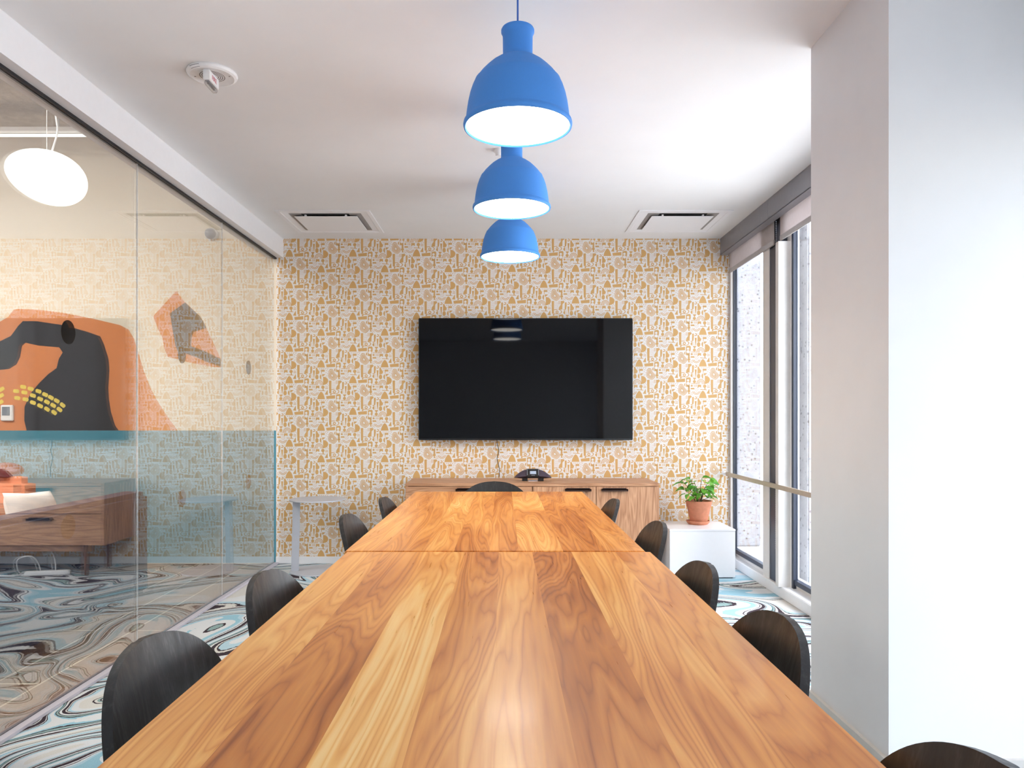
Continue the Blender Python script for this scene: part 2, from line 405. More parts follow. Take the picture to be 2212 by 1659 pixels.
def repeat_tile():
    G, W = [], []
    blob = [(1045,165),(1085,178),(1110,205),(1122,245),(1150,290),(1195,332),(1218,370),(1222,410),(1200,450),(1155,495),(1110,515),(1050,490),(990,450),(955,405),(950,345),(965,290),(975,240),(985,200),(1010,172)]
    c = (1078, 372)
    def sc(s, sh): return [(c[0]+(x-c[0])*s-(1-s)*sh[0], c[1]+(y-c[1])*s-(1-s)*sh[1]) for x, y in blob]
    for s0, s1 in ((1.0, 0.885), (0.79, 0.665), (0.59, 0.455), (0.39, 0.23)):
        A, B = sc(s0, (8,10)), sc(s1, (8,10))
        for i in range(len(A)):
            j = (i+1) % len(A); G.append([A[i], A[j], B[j], B[i]])
    G.append([(975,518),(1050,512),(1048,890),(985,892)])
    rnd = random.Random(3)
    for ix in range(4):
        for iy in range(8):
            x = 1074+ix*27+(iy%2)*13+rnd.uniform(-5,5); y = 552+iy*28+rnd.uniform(-6,6)
            a = rnd.uniform(0, 3.1); dx, dy = 9*math.cos(a), 9*math.sin(a); ex, ey = -5*math.sin(a), 5*math.cos(a)
            G.append([(x+dx,y+dy),(x+ex,y+ey),(x-dx,y-dy),(x-ex,y-ey)])
    for x in (1180, 1203, 1226): G.append(rect(x, 512, x+9, 612))
    G.append([(1250,515),(1330,512),(1362,540),(1345,570),(1310,600),(1300,625),(1295,772),(1190,772),(1196,705),(1225,660),(1250,630)])
    # loop with eye
    G.append([(1050,768),(1150,762),(1150,782),(1050,788)])
    G += arcband(1160, 838, 125, 98, -80, 80, 12, 0.62)
    G.append([(1050,888),(1180,893),(1180,912),(1050,908)])
    G += arcband(1138, 845, 46, 20, 0, 360, 14)
    G.append([(1015,890),(1062,905),(1048,955),(1012,955)])
    G.append([(892,978),(1160,948),(1160,1050),(905,1060)])
    # pillar with two holes
    G.append([(1190,935),(1240,918),(1305,915),(1332,945),(1330,1040),(1312,1090),(1298,1120),(1298,1200),(1190,1200)])
    W.append(circ(1250,1005,36)); W.append(circ(1250,1095,48))
    G.append(circ(1168,195,34,48,8,90,270))
    G.append([(1248,240),(1300,240),(1296,300),(1310,330),(1272,345),(1240,325),(1252,300)])
    G.append(circ(1272,380,44)); G.append([(1255,425),(1292,425),(1306,468),(1258,472)])
    G.append(rect(1340,150,1505,166)); G.append(circ(1360,222,31))
    for x in (1428, 1460, 1492): G.append(rect(x,190,x+13,256))
    G.append([(1533,192),(1640,192),(1640,278),(1588,250),(1533,292)])
    G.append(rect(1330,284,1438,330))
    G += arcband(1500, 370, 120, 103, 8, 172, 12); G += arcband(1500, 370, 86, 68, 15, 165, 10)
    for (x,y) in [(1462,300),(1490,288),(1520,300),(1548,312),(1470,328),(1500,322),(1530,338),(1455,352),(1485,356),(1512,362),(1545,356),(1475,385),(1500,395),(1528,388),(1560,330),(1440,325)]: G.append(circ(x,y,8,8,5))
    G.append(circ(1745,235,50)); G.append([(1735,280),(1768,280),(1772,335),(1740,335)]); G.append([(1612,322),(1812,336),(1812,354),(1612,342)])
    G.append(rect(1815,222,1900,238)); G.append(rect(1815,262,1900,280))
    G.append([(1575,592),(1590,520),(1615,455),(1650,400),(1690,366),(1730,392),(1765,445),(1790,515),(1806,592)])
    G.append([(1886,308),(1896,465),(1800,452)])
    for x in (1645,1700,1755,1815): G.append([(x-17,640),(x,612),(x+17,640)])
    G.append(rect(1690,660,1800,716)); G.append([(1695,716),(1712,716),(1712,775),(1695,775)])
    G.append([(1692,795),(1660,830),(1648,875),(1665,925),(1698,965),(1700,795)])
    G.append([(1722,790),(1822,790),(1772,838),(1740,858),(1722,858)])
    G.append(circ(1752,990,152,122,12,-90,90))
    W.append(rect(1726,865,1738,1000))
    for r1, r0 in ((122,102),(84,66),(48,32)):
        G += arcband(1630, 1088, r1, r0, 180, 360, 12); G.append(rect(1630-r1,1088,1630-r0,1120)); G.append(rect(1630+r0,1088,1630+r1,1120))
    G.append([(1390,925),(1500,925),(1456,990),(1440,1002),(1430,990)]); G.append(circ(1440,1045,46)); 
    G.append([(1535,592),(1572,600),(1592,650),(1640,712),(1640,752),(1610,792),(1530,802)])
    G.append(circ(1566,878,50,74))
    G.append([(1448,680),(1508,680),(1484,905),(1470,905)])
    G += arcband(1475, 585, 44, 20, -110, 150, 10)
    G.append([(1370,560),(1420,552),(1426,640),(1410,772),(1368,772)])
    G.append(circ(1382,860,58,52,8,90,270)); G.append([(1325,770),(1385,775),(1380,808),(1330,790)])
    for (x,y) in [(1420,810),(1420,850),(1424,886),(1885,640),(1850,680),(1905,700),(1838,742),(1888,770),(1860,835),(1836,870),(1660,690),(1545,545),(1900,600),(1860,612),(1330,440),(1355,470),(1325,488),(1380,480),(1352,420),(1385,440),(1838,185),(1875,150),(1900,180),(1870,120)]: G.append(circ(x,y,11,11,6))
    return G, W
def build_wallpaper():
    bm = bmesh.new()
    bm_box(bm, PAPX0, PAPX1, WALL_Y, WALL_Y+0.1, 0.0, CEIL, 0)
    pat = bmesh.new()
    G, W = repeat_tile()
    for i in range(-6, 16):
        for j in range(-20, 18):
            du, dv = i*950.0, i*470.0 + j*945.0
            if OX+(du+950-100)*S > PAPX1 or OX+(du+1900+100)*S < PAPX0: continue
            zt, zb = OZ-(dv-20)*S, OZ-(dv+1230)*S
            if zb > PAPZ1 or zt < PAPZ0: continue
            for L, off, mi in ((G, 0.0006, 1), (W, 0.0012, 0)):
                for poly in L:
                    vs = [pat.verts.new((OX+(u+du)*S, WALL_Y-off, OZ-(v+dv)*S)) for u, v in poly]
                    f = pat.faces.new(vs); f.material_index = mi
    for co, no in (((PAPX0+0.002,0,0), (-1,0,0)), ((PAPX1-0.002,0,0), (1,0,0)), ((0,0,PAPZ0), (0,0,-1)), ((0,0,PAPZ1), (0,0,1))):
        bmesh.ops.bisect_plane(pat, geom=pat.verts[:]+pat.edges[:]+pat.faces[:], plane_co=co, plane_no=no, clear_outer=True)
    for f in pat.faces:
        f.normal_update()
        if f.normal.y > 0: f.normal_flip()
    bmesh.ops.recalc_face_normals(bm, faces=bm.faces[:])
    me = bpy.data.meshes.new('wall_back'); bm.to_mesh(me); bm.free()
    tmp = bpy.data.meshes.new('tmp'); pat.to_mesh(tmp); pat.free()
    full = bmesh.new(); full.from_mesh(me); full.from_mesh(tmp); full.to_mesh(me); full.free(); bpy.data.meshes.remove(tmp)
    me.materials.append(M['paper_white']); me.materials.append(M['paper_gold'])
    o = bpy.data.objects.new('wall_back', me); COL.objects.link(o)
    return struct(o, 'wall papered in white with gold abstract shapes')
build_wallpaper()
struct(box('baseboard_back', PAPX0, RX, WALL_Y-0.012, WALL_Y, 0, 0.055, M['trim_white'], bevel=0.003))

# ---- soffit above the glass and its rails
bm = bmesh.new(); bm_box(bm, -1.87, -1.734, 2.53, WALL_Y, 2.41, 3.4); bm_box(bm, -1.87, -1.75, -2.0, 2.53, CEIL, 3.4)
struct(finish(bm, 'trim_1', M['trim_white']), 'white boxed header over the glass partition')
struct(box('trim_2', GX-0.012, GX+0.014, 2.53, WALL_Y-0.001, 2.398, 2.412, M['gasket']), 'black gasket along the top of the glass')
bm = bmesh.new(); bm_box(bm, GX+0.002, GX+0.034, 2.53, WALL_Y-0.013, 0, 0.012, 0); bm_box(bm, GX-0.008, GX+0.002, 2.53, WALL_Y-0.013, 0, 0.0155, 1)
struct(finish(bm, 'trim_3', [M['alu'], M['gasket']]), 'grey metal floor channel of the glass partition')
# glass panes with dots
JO = [2.54, 3.64, 4.74, 5.80]
for i in range(3):
    y0, y1 = JO[i]+0.003, JO[i+1]-0.003
    bm = bmesh.new(); bm_box(bm, GX-0.006, GX+0.006, y0, y1, 0.016, 2.398)
    pane = struct(finish(bm, 'window_%d' % (i+1), M['glass_wall']), ['glass partition pane nearest the viewer', 'middle glass partition pane', 'glass partition pane next to the wallpapered wall'][i])
    yc = [3.08, 4.17, 5.26][i]
    for z in (1.505, 0.695):
        bm = bmesh.new(); n = 40
        lo = [bm.verts.new((GX-0.0095, yc+0.05*math.cos(2*math.pi*k/n), z+0.05*math.sin(2*math.pi*k/n))) for k in range(n)]
        hi = [bm.verts.new((GX-0.0075, v.co.y, v.co.z)) for v in lo]
        bm.faces.new(lo); bm.faces.new(hi)
        for k in range(n): bm.faces.new((lo[k], lo[(k+1)%n], hi[(k+1)%n], hi[k]))
        finish(bm, 'safety_dot', M['dot_film'], pane)
for y in JO[1:3]:   # clear silicone joint reads as a fine grey line
    struct(box('trim_joint', GX-0.003, GX+0.003, y-0.002, y+0.002, 0.016, 2.398, M['trim_white']), 'thin vertical joint between two glass panes').name = 'trim_%d' % (4 + JO.index(y))

# ---- column on the right
CX0, CY0, CY1 = 1.176, 2.26, 2.83
struct(box('wall_column', CX0, 2.1, CY0, CY1, 0, CEIL, M['white_wall']), 'square white pier standing at the window side')
bm = bmesh.new(); bm_box(bm, CX0-0.014, CX0, CY0-0.014, CY1+0.014, 0, 0.11); bm_box(bm, CX0-0.014, 1.95, CY0-0.014, CY0, 0, 0.11)
struct(finish(bm, 'baseboard_right', M['trim_grey']))
# ---- window wall
struct(box('trim_6', RX-0.03, 2.0, CY1, WALL_Y, 0, 0.07, M['trim_white'], bevel=0.004), 'white sill curb under the windows')
struct(box('wall_right', RX+0.0, 2.0, CY1, WALL_Y, 2.50, CEIL, M['white_wall']), 'wall strip above the far windows')
def window_unit(name, y0, y1, label, xin, xpane):
    """y0 = jamb next the viewer, y1 = jamb away from the viewer"""
    w = thing(name, label, 'window'); del w['category']; struct(w)
    bm = bmesh.new()
    bm_box(bm, xin+0.02, xin+0.08, y0, y1, 0.07, 0.095); bm_box(bm, xin+0.02, xin+0.08, y0, y1, 2.45, 2.50)
    finish(bm, 'frame', M['beige_frame'], w)
    bm = bmesh.new()
    bm_box(bm, xin+0.002, xpane+0.008, y1-0.03, y1, 0.07, 2.50)
    bm_box(bm, xpane-0.015, xpane+0.02, y0, y1, 0.095, 0.125)
    bm_box(bm, xpane-0.015, xpane+0.02, y0, y0+0.02, 0.095, 2.50)
    finish(bm, 'gasket_frame', M['navy_frame'], w)
    box('pane', xpane-0.003, xpane+0.003, y0, y1-0.03, 0.1, 2.45, M['glass_window'], w)
    return w
window_unit('window_4', 5.085, 5.825, 'far window pane next to the wallpapered wall', 1.800, 1.822)
window_unit('window_5', 2.86, 4.70, 'window pane next to the white pier', 1.828, 1.85)
bm = bmesh.new(); bm_box(bm, 1.784, 1.803, 5.805, 5.838, 0.07, 2.50); bm_box(bm, 1.785, 1.88, 4.97, 5.09, 0.07, 2.50); bm_box(bm, 1.754, 1.83, 4.72, 4.77, 0.07, 2.275); bm_box(bm, 1.83, 1.88, 4.70, 4.77, 0.07, 2.50)
struct(finish(bm, 'trim_7', M['beige_frame']), 'pale mullion posts between the two windows')
struct(box('trim_8', 1.79, 1.87, 4.77, 4.97, 0.07, 2.50, M['navy_frame']), 'dark recessed strip between the mullion posts')
# bay window beside the viewer (lights the pier)
bm = bmesh.new(); bm_box(bm, 1.95, 2.1, -2.0, CY0, 0, 0.12); bm_box(bm, 1.95, 2.1, -2.0, CY0, 2.06, CEIL); bm_box(bm, 1.95, 2.1, -2.0, -1.6, 0.12, 2.06)
struct(finish(bm, 'wall_bay', M['white_wall']), 'wall around the window beside the viewer')
w = thing('window_6', 'large window beside the viewer', 'window'); del w['category']; struct(w)
bm = bmesh.new()
for y in (-1.6, 0.3, CY0-0.05): bm_box(bm, 2.0, 2.06, y, y+0.05, 0.12, 2.06)
finish(bm, 'frame', M['beige_frame'], w)
box('pane', 2.027, 2.033, -1.55, CY0-0.05, 0.12, 2.06, M['glass_window'], w)

# ---- handrail
h = thing('handrail', 'slim champagne metal handrail running across the windows', 'handrail', (1.745, 5.79, 0.71))
box('rail', -0.008, 0.008, -2.94, 0.0, -0.015, 0.015, M['rail'], h, bevel=0.003)
bm = bmesh.new(); lathe(bm, [(0.0, -0.001), (0.02, -0.001), (0.02, 0.006), (0.008, 0.01), (0.008, 0.062)], 16, cap1=True)
for v in bm.verts: v.co = Vector((v.co.x, 0.05-v.co.z, v.co.y))
finish(bm, 'wall_bracket', M['trim_white'], h, smooth=True)

# ---- roller blinds
def blind(y0, y1, fy0, fy1, label, xf):
    b = thing('roller_blind', label, 'blind', (1.71, (fy0+fy1)/2, CEIL), group='roller blinds above the windows')
    ox, oy, oz = b.location
    bm = bmesh.new()
    for x0, x1, z0, z1 in ((1.710, 1.716, 2.43, 2.5595), (1.710, 1.765, 2.428, 2.434)): bm_box(bm, x0-ox, x1-ox, fy0-oy, fy1-oy, z0-oz, z1-oz)
    finish(bm, 'fascia', M['fascia'], b)
    box('fabric', 1.778-ox, 1.7795-ox, y0-oy, y1-oy, 2.315-oz, 2.555-oz, M['blind'], b)
    box('hem_bar', 1.774-ox, 1.784-ox, y0-oy, y1-oy, 2.283-oz, 2.318-oz, M['hem'], b, bevel=0.003)
    return b, (ox, oy, oz)
blind(4.86, 5.815, 4.79, 5.838, 'short roller blind with grey fascia, at the wallpapered wall end', 0)
b2, (ox, oy, oz) = blind(2.86, 4.755, 2.84, 4.788, 'long roller blind with grey fascia, beside the white pier', 0)
bm = bmesh.new()
for k in range(150):
    z = 2.42 - k*0.0142
    bmesh.ops.create_icosphere(bm, subdivisions=1, radius=0.0038, matrix=Matrix.Translation((1.768-ox+0.002*math.sin(k*0.03), 4.80-oy, z-oz)))
tube(bm, [(1.768-ox, 4.80-oy, 2.42-oz), (1.768-ox, 4.80-oy, 0.30-oz)], 0.0012, 5)
finish(bm, 'bead_chain', M['grey_metal'], b2)

# ---- outside
struct(box('ground', 2.1, 12, -4, 14, -0.15, -0.05, M['trim_grey']), 'pale paving outside the windows')
tag(box('concrete_pier', 2.14, 2.40, 6.9, 7.6, -0.05, 4.5, M['aggregate'], bevel=0.01), 'pebbled pale concrete pier outside the far window', 'pier', 'concrete piers outside')
tag(box('concrete_pier', 2.16, 2.75, 5.25, 5.75, -0.05, 4.5, M['aggregate'], bevel=0.01), 'pebbled pale concrete pier outside the window next to the white pier', 'pier', 'concrete piers outside')

# ================================================================== NEXT ROOM THROUGH THE GLASS
AX = -6.5
struct(box('floor_adjoining', AX, GX-0.014, -2.0, WALL_Y+0.1, -0.05, 0.0, M['plank_floor']), 'brown plank floor of the lounge beyond the glass')
struct(box('ceiling_adjoining', AX, -1.87, -2.0, WALL_Y+0.1, 3.4, 3.5, M['concrete_deck']), 'rough ribbed concrete ceiling beyond the glass')
struct(box('wall_lounge', AX, PAPX0, WALL_Y, WALL_Y+0.1, 0, 3.4, M['mural_cream']), 'cream lounge wall beyond the glass')
struct(box('wall_lounge_side', AX-0.1, AX, -2.0, WALL_Y+0.1, 0, 3.4, M['white_wall']), 'side wall of the lounge')
struct(box('wall_lounge_front', AX, -1.87, -2.1, -2.0, 0, 3.4, M['white_wall']), 'end wall of the lounge')
def wp(px, py, off=0.0):      # point on the lounge wall
    return ((px-CX)*WALL_Y/F, WALL_Y-off, EYE+(CY-py)*WALL_Y/F)
def smooth_poly(pts, k=3):
    n = len(pts); out = []
    for i in range(n):
        p0, p1, p2, p3 = (Vector((*pts[(i+d) % n], 0)) for d in (-1, 0, 1, 2))
        for j in range(k):
            t = j/k; q = 0.5*((2*p1)+(p2-p0)*t+(2*p0-5*p1+4*p2-p3)*t*t+(3*p1-p0-3*p2+p3)*t**3)
            out.append((q.x, q.y))
    return out
bm = bmesh.new()
def mural_poly(pts, off, mi):
    f = bm.faces.new([bm.verts.new(wp(x, y, off)) for x, y in pts]); f.material_index = mi
    f.normal_update()
    if f.normal.y > 0: f.normal_flip()
XL = CX + AX*F/WALL_Y + 10
mural_poly([(XL, 930), (596.5, 930), (596.5, 1216), (XL, 1216)], 0.0008, 0)
mural_poly([(-180,930),(-180,760),(-60,722),(0,695),(17,685),(30,669),(40,667),(84,669),(139,676),(199,688),(259,702),(278,712),(290,733),(298,759),(310,799),(326,840),(340,866),(359,896),(384,930)], 0.0008, 1)
Z5 = lambda L: [(x/5.027, 640+y/5.027) for x, y in L]
mural_poly(Z5([(-260,520),(0,490),(120,430),(200,320),(250,270),(400,270),(700,315),(950,385),(1090,435),(1130,520),(1180,680),(1190,800),(1178,1000),(1185,1120),(1205,1250),(1250,1400),(1290,1457),(290,1457),(265,1350),(268,1200),(330,1060),(420,950),(520,850),(615,780),(640,680),(682,610),(645,555),(420,535),(280,505),(240,540),(220,660),(180,740),(100,790),(0,800),(-260,790)]), 0.0016, 2)
Z6 = lambda L: [(300+x/6.913, 590+y/6.913) for x, y in L]
mural_poly(Z6([(560,265),(670,410),(910,640),(960,720),(1010,820),(1220,1270),(1225,1415),(1050,1390),(740,1330),(430,1250),(380,1120),(350,960),(290,840),(220,660),(225,630)]), 0.0008, 1)
mural_poly(Z6([(690,440),(910,640),(960,720),(1010,820),(815,880),(790,960),(780,1090),(1000,1170),(1220,1280),(1222,1395),(1000,1320),(850,1250),(580,1160),(545,1080),(490,760),(465,600)]), 0.0016, 2)
for (x, y, a) in [(255,985,5),(335,1005,10),(420,1032,16),(492,1068,20),(555,1100,26),(618,1135,28),(682,1182,36),(178,1030,2),(268,1045,6),(360,1078,14),(438,1115,20),(512,1148,26),(580,1185,28),(648,1230,34),(190,1105,4),(280,1120,8),(360,1155,16),(438,1190,24),(512,1225,30),(590,1262,34),(20,1010,-38),(15,1080,-36),(10,1150,-34),(-60,1060,-36)]:
    ca, sa = math.cos(math.radians(a)), math.sin(math.radians(a))
    loc = [(-33,-14),(-20,-22),(22,-20),(33,-8),(30,16),(18,22),(-24,18),(-33,8)]
    mural_poly(Z5([(x+u*ca-v*sa, y+u*sa+v*ca) for u, v in loc]), 0.0024, 3)
me = bpy.data.meshes.new('mural'); bm.to_mesh(me); bm.free()
for k in ('mural_teal', 'mural_orange', 'mural_black', 'mural_yellow'): me.materials.append(M[k])
o = bpy.data.objects.new('mural', me); COL.objects.link(o)
tag(o, 'painted lounge mural of orange and charcoal shapes, yellow dashes and teal band behind the glass', 'mural')

# sofa with its back to the glass
s = thing('sofa', 'dark blue tweed sofa seen from behind through the glass', 'sofa', (-2.72, 3.55, 0))
def soft_box(name, x0, x1, y0, y1, z0, z1, m, parent, bev=0.05):
    return finish_soft(name, x0, x1, y0, y1, z0, z1, m, parent, bev)
def finish_soft(name, x0, x1, y0, y1, z0, z1, m, parent, bev):
    bm = bmesh.new(); bm_box(bm, x0, x1, y0, y1, z0, z1)
    return finish(bm, name, m, parent, smooth=60, bevel=bev, seg=4)
soft_box('backrest', 0.20, 0.38, -1.35, 1.35, 0.0, 0.665, M['navy'], s, 0.03)
soft_box('seat', -0.45, 0.22, -1.33, 1.33, 0.06, 0.40, M['navy'], s, 0.05)
soft_box('armrest', -0.45, 0.20, 1.18, 1.35, 0.05, 0.58, M['navy'], s, 0.04)
soft_box('armrest', -0.45, 0.20, -1.35, -1.18, 0.05, 0.58, M['navy'], s, 0.04)
def pillow(name, w, h, t, m):
    bm = bmesh.new(); n = 12
    for sgn in (1, -1):
        g = [[None]*(n+1) for _ in range(n+1)]
        for i in range(n+1):
            for j in range(n+1):
                u, v = 2*i/n-1, 2*j/n-1
                e = max(0, (1-u**4)*(1-v**4))**0.6
                pin = 1-0.06*(1-abs(u))*abs(v)**3
                g[i][j] = bm.verts.new((u*w/2*(1-0.05*(1-v*v)), sgn*t/2*e, v*h/2*pin))
        for i in range(n):
            for j in range(n): bm.faces.new((g[i][j], g[i+1][j], g[i+1][j+1], g[i][j+1]))
    bmesh.ops.remove_doubles(bm, verts=bm.verts[:], dist=1e-4)
    return finish(bm, name, m, None, smooth=80)
p = pillow('throw_pillow', 0.42, 0.32, 0.12, M['white_fabric'])
p.location = (-2.63, 4.16, 0.580); p.rotation_euler = (math.radians(-18), math.radians(4), math.radians(90))
tag(p, 'plain white pillow leaning on the sofa behind the glass', 'pillow')
# armchair behind the sofa
a = thing('armchair', 'orange upholstered armchair beyond the sofa at the frame edge', 'armchair', (-3.72, 5.0, 0), math.radians(-35))
soft_box('seat', -0.32, 0.32, -0.30, 0.30, 0.20, 0.42, M['orange_fabric'], a, 0.05)
soft_box('backrest', -0.33, 0.33, 0.26, 0.40, 0.22, 0.74, M['orange_fabric'], a, 0.05)
for sx in (-1, 1): soft_box('armrest', sx*0.33-0.05, sx*0.33+0.05, -0.28, 0.30, 0.22, 0.58, M['orange_fabric'], a, 0.03)
for sx in (-1, 1):
    for sy in (-0.24, 0.3):
        bm = bmesh.new(); tube(bm, [(sx*0.27, sy, 0.22), (sx*0.29, sy*1.05, 0.0)], [0.018, 0.012], 10)
        finish(bm, 'leg', M['walnut_leg'], a, smooth=True)
bm = bmesh.new(); bmesh.ops.create_uvsphere(bm, u_segments=24, v_segments=14, radius=1)
for v in bm.verts: v.co = Vector((v.co.x*0.17, v.co.y*0.09, v.co.z*0.055+0.775))
o = finish(bm, 'headrest', M['red_leather'], a, smooth=80); o.location = (0, 0.33, 0)
# glowing pebble pendant
mp = thing('pendant_lamp', 'glowing white pebble-shaped pendant beyond the glass', 'lamp', (-2.60, 4.22, 3.4))
bm = bmesh.new(); bmesh.ops.create_uvsphere(bm, u_segments=48, v_segments=28, radius=1)
for v in bm.verts:
    x, y, z = v.co
    v.co = Vector((x*0.212, y*0.19, z*0.148*(1+0.10*x)))
o = finish(bm, 'lamp_shade', M['glow_moon'], mp, smooth=80); o.location = (0, 0, -0.88)
o.rotation_euler = (0, math.radians(15), 0)
bm = bmesh.new(); tube(bm, [(0,0,0), (0,0,-0.73)], 0.0018, 6)
finish(bm, 'hanging_wire', M['cord_white'], mp)
bm = bmesh.new(); tube(bm, spline([(0.03,0,-0.73), (0.06,0,-0.62), (0.05,0,-0.5), (0.075,0,-0.38), (0.02,0,-0.28), (0.03,0,-0.12), (0.02,0,0)]), 0.005, 8)
finish(bm, 'cord', M['cord_white'], mp, smooth=True)
bm = bmesh.new(); lathe(bm, [(0.0,0.0),(0.06,0.0),(0.06,-0.025),(0.0,-0.025)], 24); finish(bm, 'canopy', M['alarm_white'], mp, smooth=True)
# tube light on the lounge ceiling
tl = thing('tube_light', 'long thin glowing tube light near the lounge ceiling', 'light', (-4.0, 5.5, 3.4))
bm = bmesh.new(); tube(bm, [(-1.6,0,-0.155), (0.96,0,-0.155)], 0.011, 14); finish(bm, 'tube', M['glow_tube'], tl, smooth=True)
box('housing', -1.6, 0.96, -0.025, 0.025, -0.13, -0.10, M['alarm_white'], tl)
for x in (-1.3, 0.7): box('hanger', x-0.004, x+0.004, -0.004, 0.004, -0.10, 0, M['grey_metal'], tl)
# motion sensor and thermostat on the lounge wall
x, y, z = wp(458, 507)
ms = thing('motion_sensor', 'round grey dome sensor on a white base above the mural', 'sensor', (x, WALL_Y, z))
bm = bmesh.new(); lathe(bm, [(0.0,0.03),(0.035,0.03),(0.05,0.018),(0.052,0.0),(0.0,0.0)], 32)
for v in bm.verts: v.co = Vector((v.co.x, -v.co.z, v.co.y))
finish(bm, 'base', M['alarm_white'], ms, smooth=True)
bm = bmesh.new(); bmesh.ops.create_uvsphere(bm, u_segments=24, v_segments=16, radius=0.042)
for v in bm.verts: v.co.y -= 0.035
finish(bm, 'lens_dome', mat('dome_grey', (150, 152, 158), 0.3), ms, smooth=80)
x, y, z = wp(18, 892)
th = thing('thermostat', 'small white wall thermostat with grey display on the mural', 'thermostat', (x, WALL_Y, z))
box('housing', -0.048, 0.048, -0.022, 0.001, -0.062, 0.062, M['alarm_white'], th, bevel=0.005)
box('display', -0.034, 0.026, -0.0245, -0.0215, -0.02, 0.048, M['grey_screen'], th)

# ================================================================== TABLES
def table(label, xc, w, y0, y1, cuts, tones, seed, feet):
    yc = (y0+y1)/2
    t = thing('conference_table', label, 'table', (xc, yc, 0), group='two conference tables pushed end to end')
    bm = bmesh.new(); bm_box(bm, -w/2, w/2, y0-yc, y1-yc, 0.708, 0.74)
    finish(bm, 'tabletop', table_wood('tabletop_wood_%d' % seed, w, cuts, tones, seed), t, bevel=0.0025, seg=2)
    for fy in feet:
        fy -= yc
        bm = bmesh.new(); bm_box(bm, -0.045, 0.045, fy-0.03, fy+0.03, 0.04, 0.68)
        finish(bm, 'leg', M['gasket'], t, bevel=0.006)
        box('foot', -0.30, 0.30, fy-0.03, fy+0.03, 0.0, 0.04, M['gasket'], t, bevel=0.006)
        box('crossbar', -0.36, 0.36, fy-0.03, fy+0.03, 0.68, 0.708, M['gasket'], t)
    return t
table('near wooden conference table with wide glossy walnut planks', -0.0135, 0.929, 0.44, 2.262, [0.13, 0.262, 0.385, 0.50, 0.607, 0.737, 0.88], [0.56, 0.42, 0.66, 0.46, 0.54, 0.34, 0.52, 0.46], 5, (0.70, 2.09))
table('far wooden conference table standing before the credenza', -0.025, 0.924, 2.275, 4.1, [0.135, 0.256, 0.36, 0.478, 0.577, 0.725, 0.87], [0.52, 0.36, 0.58, 0.46, 0.38, 0.54, 0.30, 0.46], 9, (2.48, 3.64))

# ================================================================== CHAIRS
def make_chair(label):
    t = thing('dining_chair', label, 'chair', group='black chairs around the conference tables')
    # backrest: curved plywood with a rounded top
    bm = bmesh.new(); NU, NV = 14, 16
    z0, z1 = 0.40, 0.785
    rows = []
    for j in range(NV+1):
        v = math.sin(j/NV*math.pi/2)**0.9 if j else 0.0
        if v < 0.5: w = 0.165 + 0.050*math.sin(v/0.5*math.pi/2)
        else: w = 0.215*max(0.0, 1-((v-0.5)/0.5)**2.35)**(1/2.35)
        w = max(w, 0.012)
        z = z0+(z1-z0)*v
        xb = -0.195-0.06*v-0.018*v*v
        rows.append([bm.verts.new((xb+0.036*(s*w/0.215)**2, s*w, z)) for s in [2*i/NU-1 for i in range(NU+1)]])
    for A, B in zip(rows, rows[1:]):
        for i in range(NU): bm.faces.new((A[i], A[i+1], B[i+1], B[i]))
    o = finish(bm, 'backrest', M['black_ash'], None)
    bake(o, ('SOLIDIFY', dict(thickness=0.015, offset=0)), ('BEVEL', dict(width=0.004, segments=2, limit_method='ANGLE')), ('SUBSURF', dict(levels=1, render_levels=1)))
    o.data.shade_smooth(); o.parent = t
    # seat
    bm = bmesh.new(); N = 14; g = []
    for i in range(N+1):
        row = []
        for j in range(N+1):
            a, b = 2*i/N-1, 2*j/N-1
            x, y = a*math.sqrt(1-b*b*0.32), b*math.sqrt(1-a*a*0.32)
            wd = 0.215-0.015*(-a)
            row.append(bm.verts.new((x*0.22+0.0, y*wd, 0.44-0.012*(1-a*a)*(1-b*b)+0.012*b*b+ (0.016*(a-0.3)**2 if a < 0 else -0.012*a*a))))
        g.append(row)
    for i in range(N):
        for j in range(N): bm.faces.new((g[i][j], g[i+1][j], g[i+1][j+1], g[i][j+1]))
    o = finish(bm, 'seat', M['black_ash'], None)
    bake(o, ('SOLIDIFY', dict(thickness=0.014, offset=0)), ('SUBSURF', dict(levels=1, render_levels=1)))
    o.data.shade_smooth(); o.parent = t
    for sx, sy in ((1,1), (1,-1), (-1,1), (-1,-1)):
        bm = bmesh.new(); tube(bm, [(sx*0.13, sy*0.13, 0.43), (sx*0.15, sy*0.15, 0.25), (sx*0.175+(-0.01 if sx<0 else 0), sy*0.172, 0.0)], [0.017, 0.015, 0.010], 14)
        finish(bm, 'leg', M['black_leg'], t, smooth=True)
    bm = bmesh.new()
    for sy in (-1, 1): tube(bm, [(-0.14, sy*0.13, 0.418), (0.14, sy*0.13, 0.418)], 0.011, 8)
    for sx in (-1, 1): tube(bm, [(sx*0.13, -0.13, 0.418), (sx*0.13, 0.13, 0.418)], 0.011, 8)
    finish(bm, 'seat_frame', M['black_leg'], t, smooth=True)
    return t
OFF = 0.265
proto = make_chair('')
